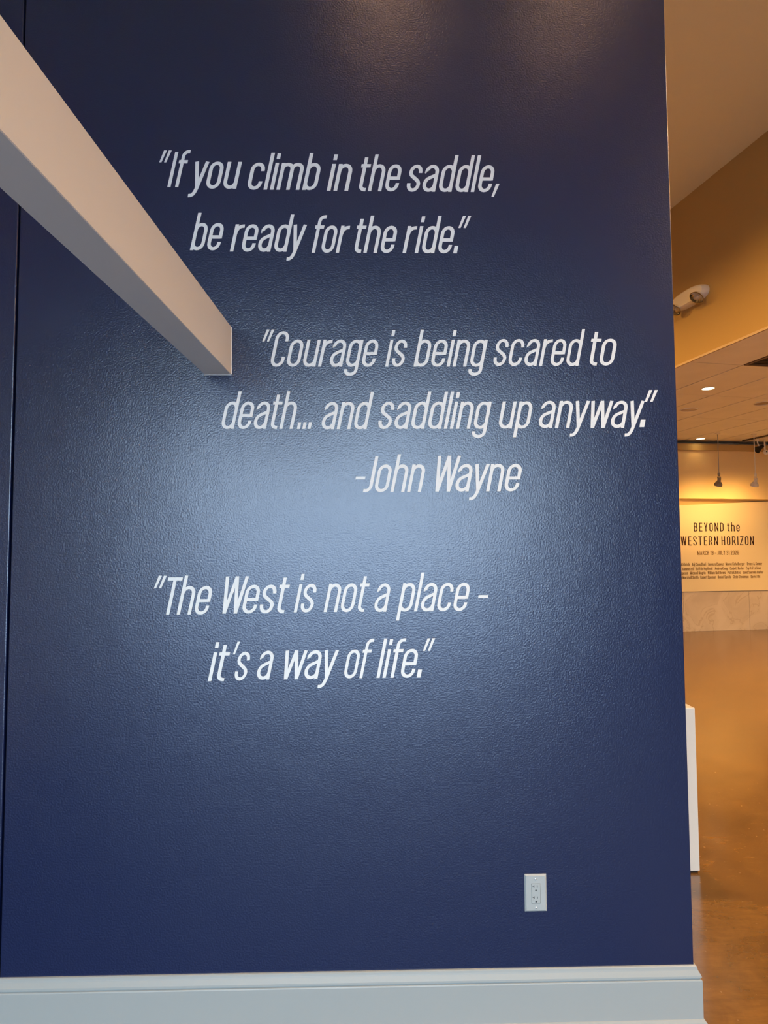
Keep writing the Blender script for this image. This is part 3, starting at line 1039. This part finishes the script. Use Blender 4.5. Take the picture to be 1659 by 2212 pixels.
downlight((3.930, 5.214), HALL_Z, 'glowing round downlight in the tiled ceiling, nearer of the two in view', DOWN_W)
downlight((5.645, 8.680), HALL_Z, 'glowing round downlight in the tiled ceiling beside the header band', DOWN_W * 0.005)
for u, v, where in ((4.85, 1.9, 'right of the lighting track'), (2.75, -0.9, 'right of the brown vent'), (3.3, 0.3, 'right of the rimmed speaker'),
                    (1.0, -3.0, 'right beside the bulkhead'), (4.6, -3.0, 'near the right wall'), (3.2, -6.0, 'near the entrance')):
    p = hall(u, v)
    downlight((p.x, p.y), HALL_Z, 'round downlight in the tiled ceiling ' + where, DOWN_W)
downlight((0.105, -1.50), ATRIUM_Z, 'warm downlight in the high ceiling above the quotations', ATRIUM_W * 0.42, 0.075, 110, (1.0, 0.50, 0.26))
downlight((1.21, -1.50), ATRIUM_Z, 'warm downlight in the high ceiling above the wall end', ATRIUM_W * 0.42, 0.075, 110, (1.0, 0.50, 0.26))
downlight((3.85, -1.2), ATRIUM_Z, 'added unseen warm fill lamp for the beam, high ceiling right of the camera', ATRIUM_W * 14, 0.075, 130, BEAM_FILL)  # added out of view to brighten the right face of the beam
downlight((4.0, -2.2), ATRIUM_Z, 'added unseen warm fill lamp for the beam, high ceiling beside the bulkhead', ATRIUM_W * 14, 0.075, 130, BEAM_FILL)  # second added fill for the beam, also out of view
downlight((1.3, 2.2), ATRIUM_Z, 'added unseen warm fill lamp for the bulkhead, just behind the navy wall', ATRIUM_W * 8, 0.075, 150)  # added behind the partition to brighten bulkhead and high ceiling
downlight((0.9, 5.2), ATRIUM_Z, 'added unseen warm fill lamp for the bulkhead, far behind the navy wall', ATRIUM_W * 8, 0.075, 150)  # another hidden fill lamp, added for the bulkhead and high ceiling

# round ceiling speaker and a tilted round fitting
for (x, y), r, lab, nm in (((4.281, 6.361), 0.115, 'pale round ceiling speaker left of the tilted fitting', 'ceiling_speaker'),
                           ((5.065, 5.985), 0.120, 'round ceiling speaker with a bright rim at the right edge', 'ceiling_speaker')):
    t = thing(nm, lab, 'speaker', (x, y, HALL_Z), 0, 'round ceiling speakers')
    bm = new_bm()
    add_lathe(bm, [(r - 0.012, 0.0), (r, 0.0), (r, -0.005), (r - 0.004, -0.010), (r - 0.012, -0.008), (r - 0.012, 0.0)], 32)
    obj('rim', bm, LAMPWHITE, t, True)
    bm = new_bm()
    add_lathe(bm, [(0, -0.003), (r - 0.0125, -0.001), (r - 0.0125, -0.0003), (0, -0.0003)], 32)
    obj('grille', bm, mat('speaker_grille', (0.62, 0.52, 0.38), rough=0.8, bump=(500, 1, 0.002, 0.6)) if r < .118 else mat('speaker_grille_dark', (0.40, 0.31, 0.2), rough=0.8), t, True)

# ------------------------------------------------------------------ track with spot heads and hanging spots in front of the sign wall
p0, p1 = hall(4.10, 2.2), meet(hall(4.10, 0), VDIR, far(0, UP - 0.10), FDIR)
ln = (p1 - p0).length
tr = thing('lighting_track', 'dark lighting track fixed along the tiled ceiling at right', 'track', (p0.x, p0.y, HALL_Z), BA)
bm = new_bm()
add_box(bm, -0.018, 0.018, 0, ln, -0.022, -0.0005, 0.002)
obj('track_rail', bm, BRONZE, tr)
for y in (0.0, ln - 0.02):
    bm = new_bm()
    add_box(bm, -0.022, 0.022, y, y + 0.02, -0.026, -0.0005, 0.002)
    obj('end_cap', bm, BRONZE, tr)

# black spot head on the track
hx, hy, hz = 6.575, 8.543, 3.13
sp = thing('track_spotlight', 'black cone spotlight hanging from the ceiling track', 'spotlight', (hx, hy, hz))
bm = new_bm()
add_lathe(bm, [(0, 0.075), (0.026, 0.072), (0.030, 0.03), (0.058, -0.045), (0.062, -0.062), (0.055, -0.062), (0.050, -0.045), (0, -0.02)], 20,
          Matrix.Rotation(math.radians(58), 4, 'Y'))
obj('spot_housing', bm, BLACK, sp, True)
bm = new_bm()
add_tube(bm, [(0, 0, 0.02), (-0.03, 0, 0.09), (-0.032, 0, 0.13)], 0.010, 8)
obj('stem', bm, LAMPWHITE, sp, True)
bm = new_bm()
add_box(bm, -0.055, -0.009, -0.02, 0.02, 0.125, HALL_Z - hz - 0.0275, 0.003)
obj('adapter', bm, LAMPWHITE, sp)

# small dome camera beside it
dc = thing('dome_camera', 'small white dome camera with a dark eye below the tiled ceiling', 'camera', (6.785, 8.713, 3.086))
bm = new_bm()
add_lathe(bm, [(0, 0.03), (0.035, 0.028), (0.045, 0.012), (0.045, -0.004), (0.036, -0.012), (0, -0.014)], 22, Matrix.Rotation(math.radians(70), 4, 'X'))
obj('camera_body', bm, LAMPWHITE, dc, True)
bm = new_bm()
add_lathe(bm, [(0.026, -0.012), (0.022, -0.024), (0.012, -0.031), (0, -0.033)], 18, Matrix.Rotation(math.radians(-70), 4, 'X') @ Matrix.Identity(4))
bmesh.ops.transform(bm, matrix=Matrix.Rotation(math.radians(0), 4, 'X'), verts=bm.verts)
obj('camera_eye', bm, BLACK, dc, True)
bm = new_bm()
add_tube(bm, [(0, 0.02, 0.03), (0, 0.02, HALL_Z - 3.086 - 0.0005)], 0.012, 8)
obj('stem', bm, LAMPWHITE, dc, True)


def hanging_spot(x, y, ztop, label, metal, watts, aim):
    """a reflector lamp on a thin rod; origin at the ceiling"""
    t = thing('hanging_spotlight', label, 'spotlight', (x, y, HALL_Z), 0, 'spotlights hanging before the sign wall')
    bm = new_bm()
    add_lathe(bm, [(0, -0.001), (0.040, -0.001), (0.040, -0.012), (0.020, -0.022), (0, -0.024)], 18)
    obj('ceiling_rose', bm, LAMPWHITE, t, True)
    bm = new_bm()
    add_tube(bm, [(0, 0, -0.02), (0, 0, -0.66)], 0.006, 8)
    obj('rod', bm, metal, t, True)
    bm = new_bm()
    add_lathe(bm, [(0, -0.645), (0.018, -0.648), (0.022, -0.672), (0.016, -0.700), (0.010, -0.706), (0, -0.708)], 14)
    obj('socket_cap', bm, metal, t, True)
    bm = new_bm()
    add_tube(bm, [(-0.012, 0, -0.700), (-0.026, 0, -0.730), (-0.020, 0, -0.768)], 0.006, 6)
    add_tube(bm, [(0.012, 0, -0.700), (0.026, 0, -0.730), (0.020, 0, -0.768)], 0.006, 6)
    obj('yoke', bm, metal, t, True)
    tilt = Matrix.Translation((0, 0, -0.765)) @ Matrix.Rotation(math.radians(24), 4, 'X')
    bm = new_bm()
    add_lathe(bm, [(0, 0.040), (0.024, 0.034), (0.027, 0.0), (0.024, -0.024), (0.044, -0.044), (0.060, -0.070), (0.064, -0.096), (0.058, -0.096), (0.050, -0.078), (0, -0.06)], 22, tilt)
    obj('reflector', bm, metal, t, True)
    for k, (rr, zz) in enumerate(((0.031, -0.022), (0.049, -0.046), (0.063, -0.072))):
        bm = new_bm()
        add_lathe(bm, [(rr - .006, zz - .004), (rr, zz - .004), (rr, zz + .004), (rr - .006, zz + .004)], 22, tilt)
        obj('cooling_fin', bm, metal, t, True)
    bm = new_bm()
    add_lathe(bm, [(0, -0.094), (0.056, -0.092), (0.056, -0.086), (0, -0.086)], 22, tilt)
    obj('lamp_lens', bm, BULB, t, True)
    light_under('spot_lamp', t, (0, 0.03, -0.90), watts, aim=aim, cone=172, blend=1.0, size=0.04)
    return t


hanging_spot(5.655, 8.161, 3.12, 'grey reflector spotlight on a thin rod, left of the pair by the sign', GREYM, SIGN_W, (0.05, 0.60, -0.80))
hanging_spot(6.305, 8.246, 3.13, 'pale reflector spotlight on a thin rod, right of the pair by the sign', LAMPWHITE, SIGN_W, (0.05, 0.60, -0.80))

# ------------------------------------------------------------------ emergency light on the bulkhead
ALONG = -VDIR                         # towards the viewer
NRM = -UDIR                           # out of the bulkhead, to the left
ep = B0 + ALONG * 0.29
em = thing('emergency_light', 'white twin lamp emergency light mounted on the orange bulkhead', 'emergency light', (ep.x, ep.y, 3.94))
em.rotation_euler = (0, 0, math.atan2(ALONG.y, ALONG.x))      # local x along the bulkhead, local -y out of it
out_sign = 1 if (Matrix.Rotation(em.rotation_euler.z, 2) @ Vector((0, 1))).dot(NRM) > 0 else -1
bm = new_bm()
n = 28
def capsule(hl, hz_, e=2.6):
    pts = []
    for k in range(n):
        t = 2 * math.pi * k / n
        c, s_ = math.cos(t), math.sin(t)
        pts.append((hl * math.copysign(abs(c) ** (2 / e), c), hz_ * math.copysign(abs(s_) ** (2 / e), s_)))
    return pts
rows = []
for sc, y in ((1.0, 0.001), (1.0, 0.030), (0.985, 0.052), (0.93, 0.074), (0.80, 0.084)):
    rows.append([bm.verts.new((x * sc, y * out_sign, z * sc)) for x, z in capsule(0.245, 0.080)])
for a, b_ in zip(rows, rows[1:]):
    for k in range(n):
        l = (k + 1) % n
        bm.faces.new((a[k], a[l], b_[l], b_[k]))
bm.faces.new(rows[0][::-1])
bm.faces.new(rows[-1])
obj('housing', bm, LAMPWHITE, em, True)
for x in (-0.155, 0.175):
    lampm = Matrix.Translation((x, 0.085 * out_sign, -0.062)) @ Matrix.Rotation(math.radians(40 * out_sign), 4, 'X')
    bm = new_bm()
    add_lathe(bm, [(0, 0.050), (0.030, 0.046), (0.052, 0.024), (0.068, -0.004), (0.071, -0.012), (0.066, -0.014), (0.050, 0.016), (0.026, 0.034), (0, 0.038)], 24, lampm)
    head = obj('lamp_head', bm, CHROME, em, True)
    bm = new_bm()
    add_lathe(bm, [(0.069, -0.0135), (0.060, -0.026), (0.036, -0.036), (0, -0.040)], 24, lampm)
    obj('lamp_cover', bm, GLASS, head, True)
    bm = new_bm()
    add_lathe(bm, [(0, 0.036), (0.008, 0.030), (0.010, 0.010), (0.006, 0.0), (0, -0.002)], 12, lampm)
    obj('bulb', bm, LAMPWHITE, head, True)
